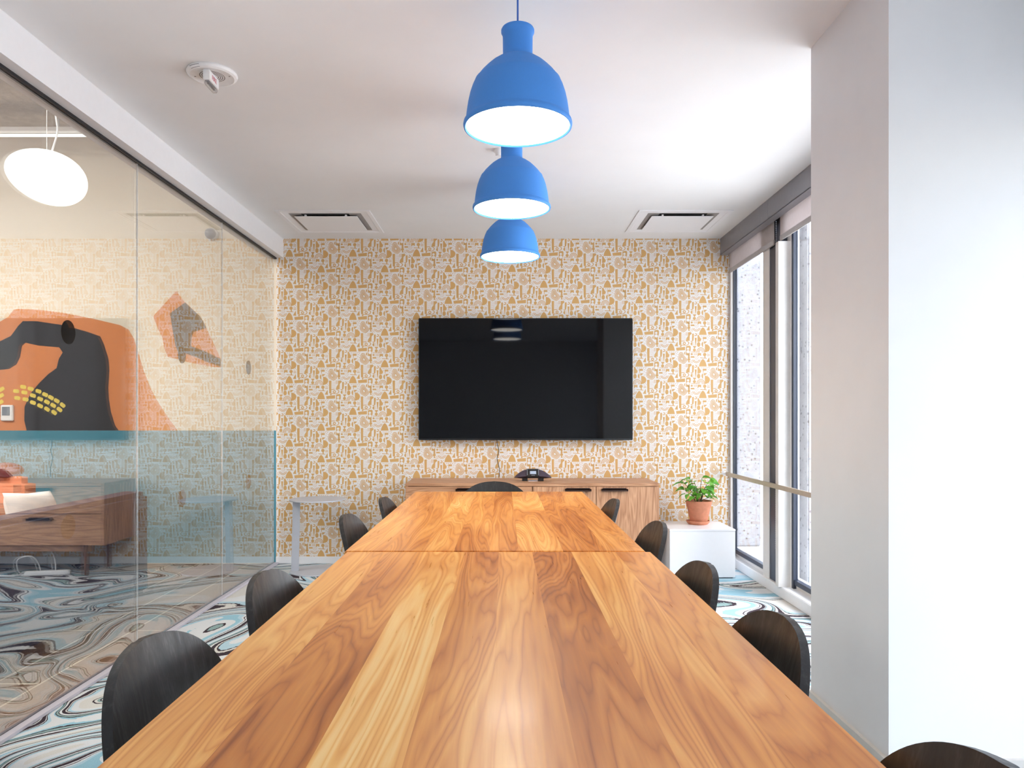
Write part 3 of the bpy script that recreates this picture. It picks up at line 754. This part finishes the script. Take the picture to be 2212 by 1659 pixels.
chairs = [(-0.588, 1.215, 0, 'nearest black curved-back chair on the glass partition side'),
          (-0.565, 1.74, 0, 'second black chair from the viewer on the glass partition side'),
          (-0.592, 2.785, 0, 'third black chair from the viewer on the glass partition side'),
          (-0.548, 3.38, 0, 'farthest black chair on the glass partition side, beside the credenza'),
          (0.525, 0.765, 180, 'black chair at the bottom right corner, mostly cut off by the frame'),
          (0.512, 1.355, 180, 'second black chair from the viewer on the window side, touching the pier edge in view'),
          (0.506, 1.85, 180, 'black chair on the window side, in front of the white cube'),
          (0.548, 2.587, 180, 'black chair on the window side, at the seam of the two tables'),
          (0.502, 3.317, 180, 'farthest black chair on the window side, before the credenza doors'),
          (-0.05, 4.225, 270, 'black chair at the far table end, only its top curve showing')]
for i, (x, y, r, lab) in enumerate(chairs):
    ra = math.radians(r); d = Vector((math.cos(ra), math.sin(ra), 0))*OFF
    loc = (x+d.x, y+d.y, 0)
    if i == 0: proto.location = loc; proto.rotation_euler = (0,0,ra); proto['label'] = lab
    else: dup(proto, loc, ra, lab)

# ================================================================== PENDANTS
def make_pendant(label):
    t = thing('pendant_lamp', label, 'lamp', group='row of blue pendant lamps')
    R0 = -(CEIL-EYE)+0.962           # rim height below the ceiling
    prof = [(0.0455,0.322),(0.052,0.323),(0.0548,0.318),(0.0548,0.311),(0.0505,0.304),(0.0495,0.296),(0.0490,0.240),(0.0505,0.228),(0.0545,0.224),(0.060,0.2215),(0.074,0.214),(0.092,0.201),(0.108,0.186),(0.124,0.169),(0.137,0.152),(0.1415,0.1475),(0.1435,0.142),
            (0.150,0.128),(0.158,0.104),(0.1645,0.075),(0.169,0.044),(0.1715,0.022),(0.174,0.016),(0.1785,0.012),(0.1802,0.004),(0.1785,-0.003),(0.1745,-0.005),(0.1715,-0.002),(0.1690,0.010),(0.164,0.05),(0.158,0.09),(0.146,0.128),(0.13,0.155),(0.10,0.19),(0.05,0.222)]
    bm = bmesh.new(); lathe(bm, [(r, z+R0) for r, z in prof], 72)
    finish(bm, 'lamp_shade', M['pendant_blue'], t, smooth=50)
    bm = bmesh.new(); lathe(bm, [(0.0455,0.3225+R0),(0.03,0.323+R0),(0.004,0.325+R0),(0.0,0.325+R0)], 40); finish(bm, 'cap', M['pendant_blue'], t, smooth=50)
    bm = bmesh.new(); lathe(bm, [(0.0,0.004+R0),(0.1,0.003+R0),(0.165,0.004+R0),(0.1700,0.001+R0),(0.1685,0.010+R0),(0.0,0.012+R0)], 72)
    finish(bm, 'diffuser', M['glow_pendant'], t, smooth=50)
    bm = bmesh.new(); tube(bm, [(0,0,0.325+R0),(0,0,-0.005)], 0.0032, 10); finish(bm, 'cord', M['cord_blue'], t, smooth=True)
    bm = bmesh.new(); lathe(bm, [(0.0,0.0005),(0.028,0.0005),(0.028,-0.006),(0.02,-0.008),(0.0,-0.008)], 32); finish(bm, 'canopy', M['pendant_blue'], t, smooth=True)
    return t
pp = make_pendant('nearest and largest-looking blue bell pendant with its cord showing')
pp.location = (0.048, 2.45, CEIL)
dup(pp, (0.039, 3.41, CEIL), 0, 'middle blue bell pendant of the row of three')
dup(pp, (0.041, 4.43, CEIL), 0, 'farthest blue bell pendant, hanging before the gold wallpaper')

# ================================================================== TELEVISION
tv = thing('television', 'large black wall-mounted flat television above the credenza', 'television', (0.1745, WALL_Y, 1.449))
bm = bmesh.new(); bm_box(bm, -0.8335, 0.8335, -0.078, -0.045, -0.475, 0.475)
finish(bm, 'bezel', M['tv_edge'], tv, bevel=0.004)
box('screen', -0.826, 0.826, -0.0795, -0.0778, -0.462, 0.468, M['screen'], tv)
box('rear_housing', -0.55, 0.55, -0.046, -0.02, -0.40, 0.25, M['black_plastic'], tv, bevel=0.01)
box('wall_mount', -0.30, 0.30, -0.021, -0.0025, -0.2, 0.2, M['black_plastic'], tv)
bm = bmesh.new(); tube(bm, spline([(-0.22,-0.03,-0.40),(-0.222,-0.028,-0.50),(-0.208,-0.02,-0.56),(-0.222,-0.02,-0.62),(-0.205,-0.02,-0.70),(-0.207,-0.02,-0.765)]), 0.0028, 6)
finish(bm, 'power_cord', M['cord_black'], tv, smooth=True)

# ================================================================== CREDENZA
CW0, CW1, CF, CB, CH = -0.706, 1.127, 5.35, 5.81, 0.675
cr = thing('credenza', 'long walnut credenza with drawers and two doors under the television', 'cabinet', ((CW0+CW1)/2, (CF+CB)/2, 0))
ox, oy = cr.location.x, cr.location.y
L0, L1, D0, D1 = CW0-ox, CW1-ox, CF-oy, CB-oy
box('worktop', L0, L1, D0, D1, CH-0.022, CH, M['walnut_x'], cr, bevel=0.0015)
bm = bmesh.new()
bm_box(bm, L0, L0+0.018, D0+0.002, D1, 0.225, CH-0.022); bm_box(bm, L1-0.018, L1, D0+0.002, D1, 0.225, CH-0.022)
bm_box(bm, L0+0.018, L1-0.018, D1-0.012, D1, 0.225, CH-0.022); bm_box(bm, L0+0.018, L1-0.018, D0+0.024, D1-0.012, 0.225, 0.243)
bm_box(bm, 0.215-ox-0.012, 0.215-ox+0.006, D0+0.024, D1-0.012, 0.243, CH-0.022)
finish(bm, 'carcass', M['walnut_z'], cr)
xa, xb, xc_, xd = CW0-ox+0.001, 0.208-ox, 0.216-ox, CW1-ox-0.001
xm = 0.672-ox
def handle(parent, x0, x1, z):
    bm = bmesh.new(); bm_box(bm, x0, x1, D0-0.022, D0-0.004, z-0.004, z+0.002); bm_box(bm, x0, x1, D0-0.022, D0-0.018, z-0.014, z+0.002); bm_box(bm, x0+0.01, x1-0.01, D0-0.006, D0+0.001, z-0.004, z+0.010)
    return finish(bm, 'handle', M['handle'], parent)
for z0, z1, hz in ((0.456, 0.650, 0.632), (0.228, 0.452, 0.418)):
    d = box('drawer', xa, xb, D0, D0+0.02, z0, z1, M['walnut_x'], cr, bevel=0.001)
    handle(d, -0.248-0.095-ox, -0.248+0.095-ox, hz)
d = box('door', xc_, xm-0.002, D0, D0+0.02, 0.228, 0.650, M['walnut_z'], cr, bevel=0.001); handle(d, 0.445-ox, 0.635-ox, 0.632)
d = box('door', xm+0.002, xd, D0, D0+0.02, 0.228, 0.650, M['walnut_z'], cr, bevel=0.001); handle(d, 0.708-ox, 0.90-ox, 0.632)
bm = bmesh.new(); bm_box(bm, L0+0.12, L1-0.12, D0+0.05, D0+0.075, 0.175, 0.225); bm_box(bm, L0+0.12, L1-0.12, D1-0.10, D1-0.075, 0.175, 0.225)
finish(bm, 'base_rail', M['walnut_x'], cr)
for x in (L0+0.16, L1-0.16):
    for y in (D0+0.062, D1-0.088):
        bm = bmesh.new(); tube(bm, [(x, y, 0.225), (x, y, 0.0)], [0.022, 0.015], 16); finish(bm, 'leg', M['walnut_leg'], cr, smooth=True)
# power strip and its cable
ps = thing('power_strip', 'white power strip with looped cable on the carpet under the credenza', 'power strip', (-0.27, 5.40, 0), math.radians(168))
box('housing', -0.15, 0.15, -0.022, 0.022, 0.0, 0.035, M['alarm_white'], ps, bevel=0.006)
bm = bmesh.new()
tube(bm, spline([(-0.05,0,0.035),(-0.06,0.02,0.10),(-0.10,0.04,0.15),(-0.18,0.04,0.13),(-0.20,0.0,0.05),(-0.19,-0.02,0.008),(-0.30,-0.02,0.006),(-0.42,-0.12,0.006)]), 0.005, 8)
tube(bm, spline([(0.05,0,0.035),(0.04,-0.02,0.10),(0.0,-0.08,0.15),(-0.05,-0.18,0.12),(-0.06,-0.24,0.02)]), 0.005, 8)
finish(bm, 'cable', M['cord_white'], ps, smooth=True)

# ---- conference phone
ph = thing('conference_phone', 'black winged conference phone standing on the credenza', 'phone', (0.222, 5.58, CH))
def wing(sg):
    bm = bmesh.new(); rings = []
    for k in range(9):
        t = k/8; x = sg*(0.045+0.092*t)
        top = 0.084-0.052*t**1.7; bot = 0.018+0.0035*t*t*2; yf = -0.055-0.010*t; yb = 0.03-0.055*t
        mid = bot+(top-bot)*0.30
        rings.append([bm.verts.new(p) for p in ((x, yf+0.02, bot), (x, yf, mid), (x, yf+0.03, top-0.004), (x, (yf+yb)/2+0.02, top), (x, yb, top-0.012), (x, yb, bot))])
    for A, B in zip(rings, rings[1:]):
        for i in range(6): bm.faces.new((A[i], A[(i+1)%6], B[(i+1)%6], B[i]))
    bm.faces.new(rings[0]); bm.faces.new(rings[-1])
    return finish(bm, 'speaker_wing', M['phone_purple'], ph, smooth=50)
wing(1); wing(-1)
bm = bmesh.new(); pr = [(-0.062, 0.022), (-0.066, 0.040), (-0.030, 0.088), (0.012, 0.090), (0.03, 0.075), (0.03, 0.018)]
A = [bm.verts.new((-0.047, y, z)) for y, z in pr]; B = [bm.verts.new((0.047, y, z)) for y, z in pr]
bm.faces.new(A); bm.faces.new(B)
for i in range(6): bm.faces.new((A[i], A[(i+1)%6], B[(i+1)%6], B[i]))
finish(bm, 'body', M['black_plastic'], ph, bevel=0.003)
def slanted(name, x0, x1, t0, t1, m, lift):
    bm = bmesh.new(); a = Vector((0, -0.066, 0.040)); b = Vector((0, -0.030, 0.088)); n = Vector((0, -0.8, 0.6))*lift
    q = [a.lerp(b, t0)+n, a.lerp(b, t1)+n]
    f = [bm.verts.new((x, p.y, p.z)) for p in q for x in (x0, x1)]
    g = [bm.verts.new((x, p.y-n.y*0.8, p.z-n.z*0.8)) for p in q for x in (x0, x1)]
    bm.faces.new((f[0], f[1], f[3], f[2])); bm.faces.new((g[0], g[1], g[3], g[2]))
    for i, j in ((0,1), (1,3), (3,2), (2,0)): bm.faces.new((f[i], f[j], g[j], g[i]))
    return finish(bm, name, m, ph)
slanted('display', -0.022, 0.024, 0.28, 0.70, M['lcd'], 0.0022)
for x in (-0.044, 0.041): slanted('chrome_strip', x, x+0.003, 0.1, 0.95, M['chrome'], 0.0025)
slanted('button', -0.012, 0.014, 0.05, 0.12, M['alarm_tag'], 0.002)
for x in (-0.06, 0.06): box('foot', x-0.02, x+0.02, -0.05, 0.02, 0.0, 0.024, M['black_plastic'], ph)
box('stand', -0.035, 0.035, -0.06, 0.01, 0.0, 0.004, M['alu'], ph)

# ================================================================== SIDE TABLE, PLINTH, PLANT
st = thing('side_table', 'grey metal C-shaped side table with round top beside the glass wall', 'side table', (-1.39, 5.55, 0))
bm = bmesh.new(); lathe(bm, [(0.0,0.0),(0.203,0.0),(0.205,0.003),(0.203,0.008),(0.0,0.008)], 64); finish(bm, 'base', M['grey_metal'], st, smooth=30)
bm = bmesh.new(); lathe(bm, [(0.0,0.532),(0.205,0.532),(0.207,0.536),(0.205,0.541),(0.0,0.541)], 64); finish(bm, 'tabletop', M['grey_metal'], st, smooth=30)
bm = bmesh.new(); bm_box(bm, -0.190, -0.134, -0.034, -0.026, 0.008, 0.532)
for v in bm.verts:
    if v.co.z > 0.3: v.co.x += 0.012
finish(bm, 'post', M['grey_metal'], st, bevel=0.0015)

pl = thing('display_cube', 'plain white laminate cube table under the plant by the window', 'cube table', (1.424, 5.495, 0))
box('body', -0.234, 0.234, -0.205, 0.205, 0.008, 0.338, M['plinth_white'], pl, bevel=0.002)
box('top', -0.236, 0.236, -0.207, 0.207, 0.338, 0.352, M['plinth_white'], pl, bevel=0.002)
box('base', -0.22, 0.22, -0.19, 0.19, 0.0, 0.010, M['plinth_base'], pl)

PX, PY, PZ = 1.468, 5.56, 0.352
bm = bmesh.new(); lathe(bm, [(0.0,0.0),(0.07,0.0),(0.084,0.014),(0.087,0.026),(0.082,0.027),(0.078,0.016),(0.066,0.008),(0.0,0.008)], 48)
sa = finish(bm, 'plant_saucer', M['terracotta'], None, smooth=40); sa.location = (PX-0.006, PY, PZ)
tag(sa, 'terracotta saucer under the plant pot on the white cube', 'saucer')
pt = thing('potted_plant', 'leafy green plant in a terracotta pot on the white cube', 'plant', (PX, PY, PZ+0.008))
bm = bmesh.new(); lathe(bm, [(0.0,0.0),(0.060,0.0),(0.062,0.004),(0.086,0.120),(0.090,0.124),(0.096,0.162),(0.0975,0.166),(0.094,0.168),(0.089,0.165),(0.084,0.13),(0.06,0.02),(0.0,0.02)], 56)
finish(bm, 'pot', M['terracotta'], pt, smooth=40)
bm = bmesh.new(); lathe(bm, [(0.084,0.150),(0.05,0.155),(0.0,0.158)], 40); finish(bm, 'soil', M['soil'], pt, smooth=60)
stems = bmesh.new(); leaves = bmesh.new()
def leaf(base, d, L, W, droop, roll):
    d = Vector(d).normalized(); side = d.cross(Vector((0,0,1)))
    side = (side.normalized() if side.length > 0.01 else Vector((1,0,0)))
    side = Quaternion(d, roll) @ side
    up = side.cross(d); N = 8; prev = None
    for k in range(N+1):
        t = k/N; w = W*math.sin(math.pi*min(1, t**0.72))**0.8*(1-0.15*t) if 0 < t < 1 else 0.0006
        c = Vector(base)+d*L*t - Vector((0,0,1))*droop*L*t*t
        row = [leaves.verts.new(c+side*w*s+up*abs(s)*w*0.35) for s in (-1, -0.5, 0, 0.5, 1)]
        if prev:
            for i in range(4): leaves.faces.new((prev[i], prev[i+1], row[i+1], row[i]))
        prev = row
# (stem base x, y) -> tip x, y, z : tips follow the photographed crown
tips = [(-0.115,-0.01,0.300),(-0.06,0.02,0.325),(-0.03,-0.03,0.275),(0.025,0.0,0.335),(0.075,-0.01,0.315),(0.04,-0.03,0.265),(0.065,0.03,0.245),(-0.07,-0.05,0.225),(0.02,-0.05,0.225),(0.09,0.02,0.275),(-0.02,0.05,0.30),(0.0,0.03,0.255),(-0.04,-0.06,0.20),(0.055,-0.055,0.20),(-0.10,0.03,0.245)]
rl = random.Random(11)
for i, (tx, ty, tz) in enumerate(tips):
    bx, by = tx*0.22, ty*0.3
    pts = spline([(bx, by, 0.150), (bx+(tx-bx)*0.25, by+(ty-by)*0.3, 0.15+(tz-0.15)*0.5), (tx*0.9, ty*0.9, tz-0.01), (tx, ty, tz)], 5)
    tube(stems, pts, [0.0032-0.0018*k/(len(pts)-1) for k in range(len(pts))], 6)
    ang = math.atan2(ty, tx) + rl.uniform(-0.5, 0.5)
    leaf((tx, ty, tz), (math.cos(ang), math.sin(ang), rl.uniform(-0.1, 0.35)), rl.uniform(0.075, 0.095), rl.uniform(0.030, 0.038), rl.uniform(0.25, 0.7), rl.uniform(-0.7, 0.7))
    if True:
        p = pts[len(pts)*2//3]; a2 = ang + rl.choice((-1.5, 1.6, 2.4))
        leaf(p, (math.cos(a2), math.sin(a2), rl.uniform(-0.1, 0.4)), rl.uniform(0.06, 0.085), rl.uniform(0.026, 0.034), rl.uniform(0.2, 0.8), rl.uniform(-0.8, 0.8))
leaf((-0.10, 0.0, 0.215), (-1, -0.1, 0.15), 0.06, 0.02, 0.8, 0.2); leaf((-0.05, -0.05, 0.185), (-0.9, -0.3, 0.1), 0.085, 0.022, 0.4, 0.5); leaf((0.06, 0.0, 0.195), (1, -0.1, 0.1), 0.06, 0.018, 0.5, -0.4)
finish(stems, 'stems', M['stem'], pt, smooth=True)
o = finish(leaves, 'leaves', M['leaf'], pt, smooth=70)

# ================================================================== CEILING FITTINGS
def vent(x0, x1, y0, y1, label):
    v = thing('ceiling_vent', label, 'vent', ((x0+x1)/2, (y0+y1)/2, CEIL), group='square ceiling vents')
    hx, hy = (x1-x0)/2, (y1-y0)/2
    def ring(bm, ox_, oy_, ix, iy, za, zb):
        O = [bm.verts.new(p) for p in ((-ox_,-oy_,za),(ox_,-oy_,za),(ox_,oy_,za),(-ox_,oy_,za))]
        I = [bm.verts.new(p) for p in ((-ix,-iy,zb),(ix,-iy,zb),(ix,iy,zb),(-ix,iy,zb))]
        for k in range(4): bm.faces.new((O[k], O[(k+1)%4], I[(k+1)%4], I[k]))
    bm = bmesh.new(); ring(bm, hx, hy, hx, hy, -0.0005, -0.006); ring(bm, hx, hy, hx-0.028, hy-0.028, -0.006, -0.006)
    ring(bm, hx-0.028, hy-0.028, hx-0.032, hy-0.032, -0.006, -0.003); ring(bm, hx-0.032, hy-0.032, hx-0.075, hy-0.075, -0.003, -0.0006)
    finish(bm, 'frame', M['vent_white'], v)
    bm = bmesh.new(); bm_box(bm, -(hx-0.075), hx-0.075, -(hy-0.075), hy-0.075, -0.0022, -0.0008, 1); bm_box(bm, -0.165, 0.165, -(hy-0.077), hy-0.077, -0.0030, -0.0022, 0)  # flat plates, no recess: shade behind the panel painted grey and dark
    finish(bm, 'recess_shade', [M['vent_shade_dark'], M['vent_shade_grey']], v)
    bm = bmesh.new(); bm_box(bm, -(hx-0.105), hx-0.105, -(hy-0.105), hy-0.105, -0.016, -0.012)
    finish(bm, 'face_panel', M['vent_white'], v, bevel=0.001)
    for x in (-0.14, 0.14):
        for y in (-(hy-0.10), hy-0.12): box('clip', x-0.006, x+0.006, y, y+0.02, -0.012, -0.0022, M['vent_white'], v)
    return v
vent(-1.556, -0.908, 5.036, 5.64, 'square white ceiling vent near the glass wall side')
vent(0.925, 1.565, 5.03, 5.62, 'square white ceiling vent near the window side')

fa = thing('fire_alarm', 'round white ceiling fire alarm with a strobe block marked FIRE', 'fire alarm', (-1.19, 3.03, CEIL))
bm = bmesh.new(); lathe(bm, [(0.0,0.001),(0.096,0.001),(0.099,-0.006),(0.095,-0.014),(0.085,-0.018),(0.080,-0.014),(0.0,-0.014)], 56); finish(bm, 'base', M['alarm_white'], fa, smooth=40)
bm = bmesh.new()
for r in (0.022, 0.030, 0.038, 0.046):
    for half in (0, 1):
        n = 20
        for k in range(n):
            a0, a1 = math.pi*(half+0.0)+math.pi*k/n-math.pi/2, math.pi*half+math.pi*(k+1)/n-math.pi/2
            q = [bm.verts.new((rr*math.cos(a), rr*math.sin(a), -0.0146)) for rr, a in ((r,a0),(r,a1),(r+0.0035,a1),(r+0.0035,a0))]
            bm.faces.new(q)
for x, y in ((-0.07, 0.0), (0.07, 0.0)):
    bm.faces.new([bm.verts.new((x+0.004*math.cos(k), y+0.004*math.sin(k), -0.0146)) for k in [j*2*math.pi/10 for j in range(10)]])
finish(bm, 'sounder_slots', M['grille_dark'], fa)
bm = bmesh.new(); bm_box(bm, -0.013, 0.014, -0.065, 0.035, -0.055, -0.014); finish(bm, 'strobe_block', M['alarm_white'], fa, bevel=0.002)
bm = bmesh.new(); bm_box(bm, -0.011, 0.012, -0.06, 0.030, -0.073, -0.055); finish(bm, 'strobe_lens', M['clear_lens'], fa, bevel=0.004)
bm = bmesh.new(); tube(bm, [(0,-0.045,-0.062),(0,0.018,-0.062)], 0.0035, 8); finish(bm, 'flash_tube', M['grille_dark'], fa, smooth=True)
bm = bmesh.new()
for k in range(8):
    a0, a1 = math.radians(232+k*3.6), math.radians(232+(k+1)*3.6)
    bm.faces.new([bm.verts.new((r*math.cos(a), r*math.sin(a), z)) for r, a, z in ((0.0988,a0,-0.0075),(0.0988,a1,-0.0075),(0.0905,a1,-0.0165),(0.0905,a0,-0.0165))])
finish(bm, 'label_tag', M['alarm_tag'], fa)
cu = bpy.data.curves.new('lettering', 'FONT'); cu.body = 'FIRE'; cu.size = 0.026; cu.align_x = 'CENTER'; cu.align_y = 'CENTER'; cu.extrude = 0.0004
to = bpy.data.objects.new('lettering', cu); COL.objects.link(to)
dg = bpy.context.evaluated_depsgraph_get(); dg.update()
tm = bpy.data.meshes.new_from_object(to.evaluated_get(dg), depsgraph=dg)
bpy.data.objects.remove(to); tm.materials.clear(); tm.materials.append(M['alarm_red'])
to = bpy.data.objects.new('lettering', tm); COL.objects.link(to); to.parent = fa
to.matrix_local = Matrix.Translation((0.0145, -0.015, -0.036)) @ Matrix(((0,0,1,0),(1,0,0,0),(0,1,0,0),(0,0,0,1)))
sp = thing('sprinkler_head', 'small white ceiling sprinkler half hidden behind the blue pendants', 'sprinkler', (-0.022, 3.90, CEIL))
bm = bmesh.new(); lathe(bm, [(0.0,0.001),(0.03,0.001),(0.03,-0.008),(0.02,-0.02),(0.018,-0.035),(0.0,-0.036)], 28); finish(bm, 'cover', M['alarm_white'], sp, smooth=40)

# ================================================================== LIGHT
W = bpy.data.worlds.new('sky'); SC.world = W; W.use_nodes = True
nt = W.node_tree; nt.nodes.clear()
sky = nt.nodes.new('ShaderNodeTexSky')
try: sky.sky_type = 'NISHITA'; sky.sun_disc = False; sky.sun_elevation = math.radians(50); sky.sun_rotation = math.radians(120)
except Exception: pass
tc = nt.nodes.new('ShaderNodeTexCoord'); nt.links.new(tc.outputs['Generated'], sky.inputs[0])
mx = mixc(nt, 0.88, sky.outputs[0], (1.0, 1.03, 1.08))
bg = node(nt, 'ShaderNodeBackground', {'Color': mx, 'Strength': 3.0})
wo = nt.nodes.new('ShaderNodeOutputWorld'); nt.links.new(bg.outputs[0], wo.inputs[0])
def area(name, loc, rot, sx, sy, power, color=(1,1,1), spread=180):
    l = bpy.data.lights.new(name, 'AREA'); l.shape = 'RECTANGLE'; l.size = sx; l.size_y = sy; l.energy = power; l.color = color; l.spread = math.radians(spread)
    o = bpy.data.objects.new(name, l); COL.objects.link(o); o.location = loc; o.rotation_euler = rot
    return o
R = math.radians
area('daylight_bay', (2.5, 0.5, 1.2), (0, R(90), 0), 1.7, 3.6, 12, (0.93, 0.97, 1.0))
area('daylight_far', (2.6, 4.1, 1.4), (0, R(82), 0), 2.0, 2.4, 78, (0.95, 0.98, 1.0))
area('lounge_fill', (-4.2, 2.8, 3.35), (0, 0, 0), 3.0, 3.0, 310, (1.0, 0.97, 0.93))  # added area fill to brighten the lounge, no fitting there
for i, y in enumerate((2.45, 3.41, 4.43)):
    l = bpy.data.lights.new('pendant_bulb', 'SPOT'); l.energy = 26; l.color = (1.0, 0.90, 0.76); l.spot_size = R(150); l.spot_blend = 0.9; l.shadow_soft_size = 0.14; l.specular_factor = 0.1
    o = bpy.data.objects.new('pendant_bulb', l); COL.objects.link(o); o.location = (0.042, y, EYE+0.945)

# ================================================================== CAMERA
cd = bpy.data.cameras.new('camera'); cam = bpy.data.objects.new('camera', cd); COL.objects.link(cam)
cam.location = (0, 0, EYE); cam.rotation_euler = (R(90), 0, 0)
cd.sensor_width = 36; cd.lens = F/2212*36
cd.shift_x = (1106-CX)/2212; cd.shift_y = (CY-829.5)/2212
cd.clip_start = 0.02
SC.camera = cam
SC.view_settings.view_transform = 'Standard'
SC.view_settings.look = 'None'
SC.view_settings.exposure = 0.14
SC.cycles.max_bounces = 7; SC.cycles.transparent_max_bounces = 12; SC.cycles.diffuse_bounces = 4; SC.cycles.glossy_bounces = 3
SC.cycles.caustics_reflective = False; SC.cycles.caustics_refractive = False
SC.cycles.sample_clamp_indirect = 4.0
SC.cycles.use_denoising = True
SC.cycles.use_adaptive_sampling = True; SC.cycles.adaptive_threshold = 0.11; SC.cycles.adaptive_min_samples = 16
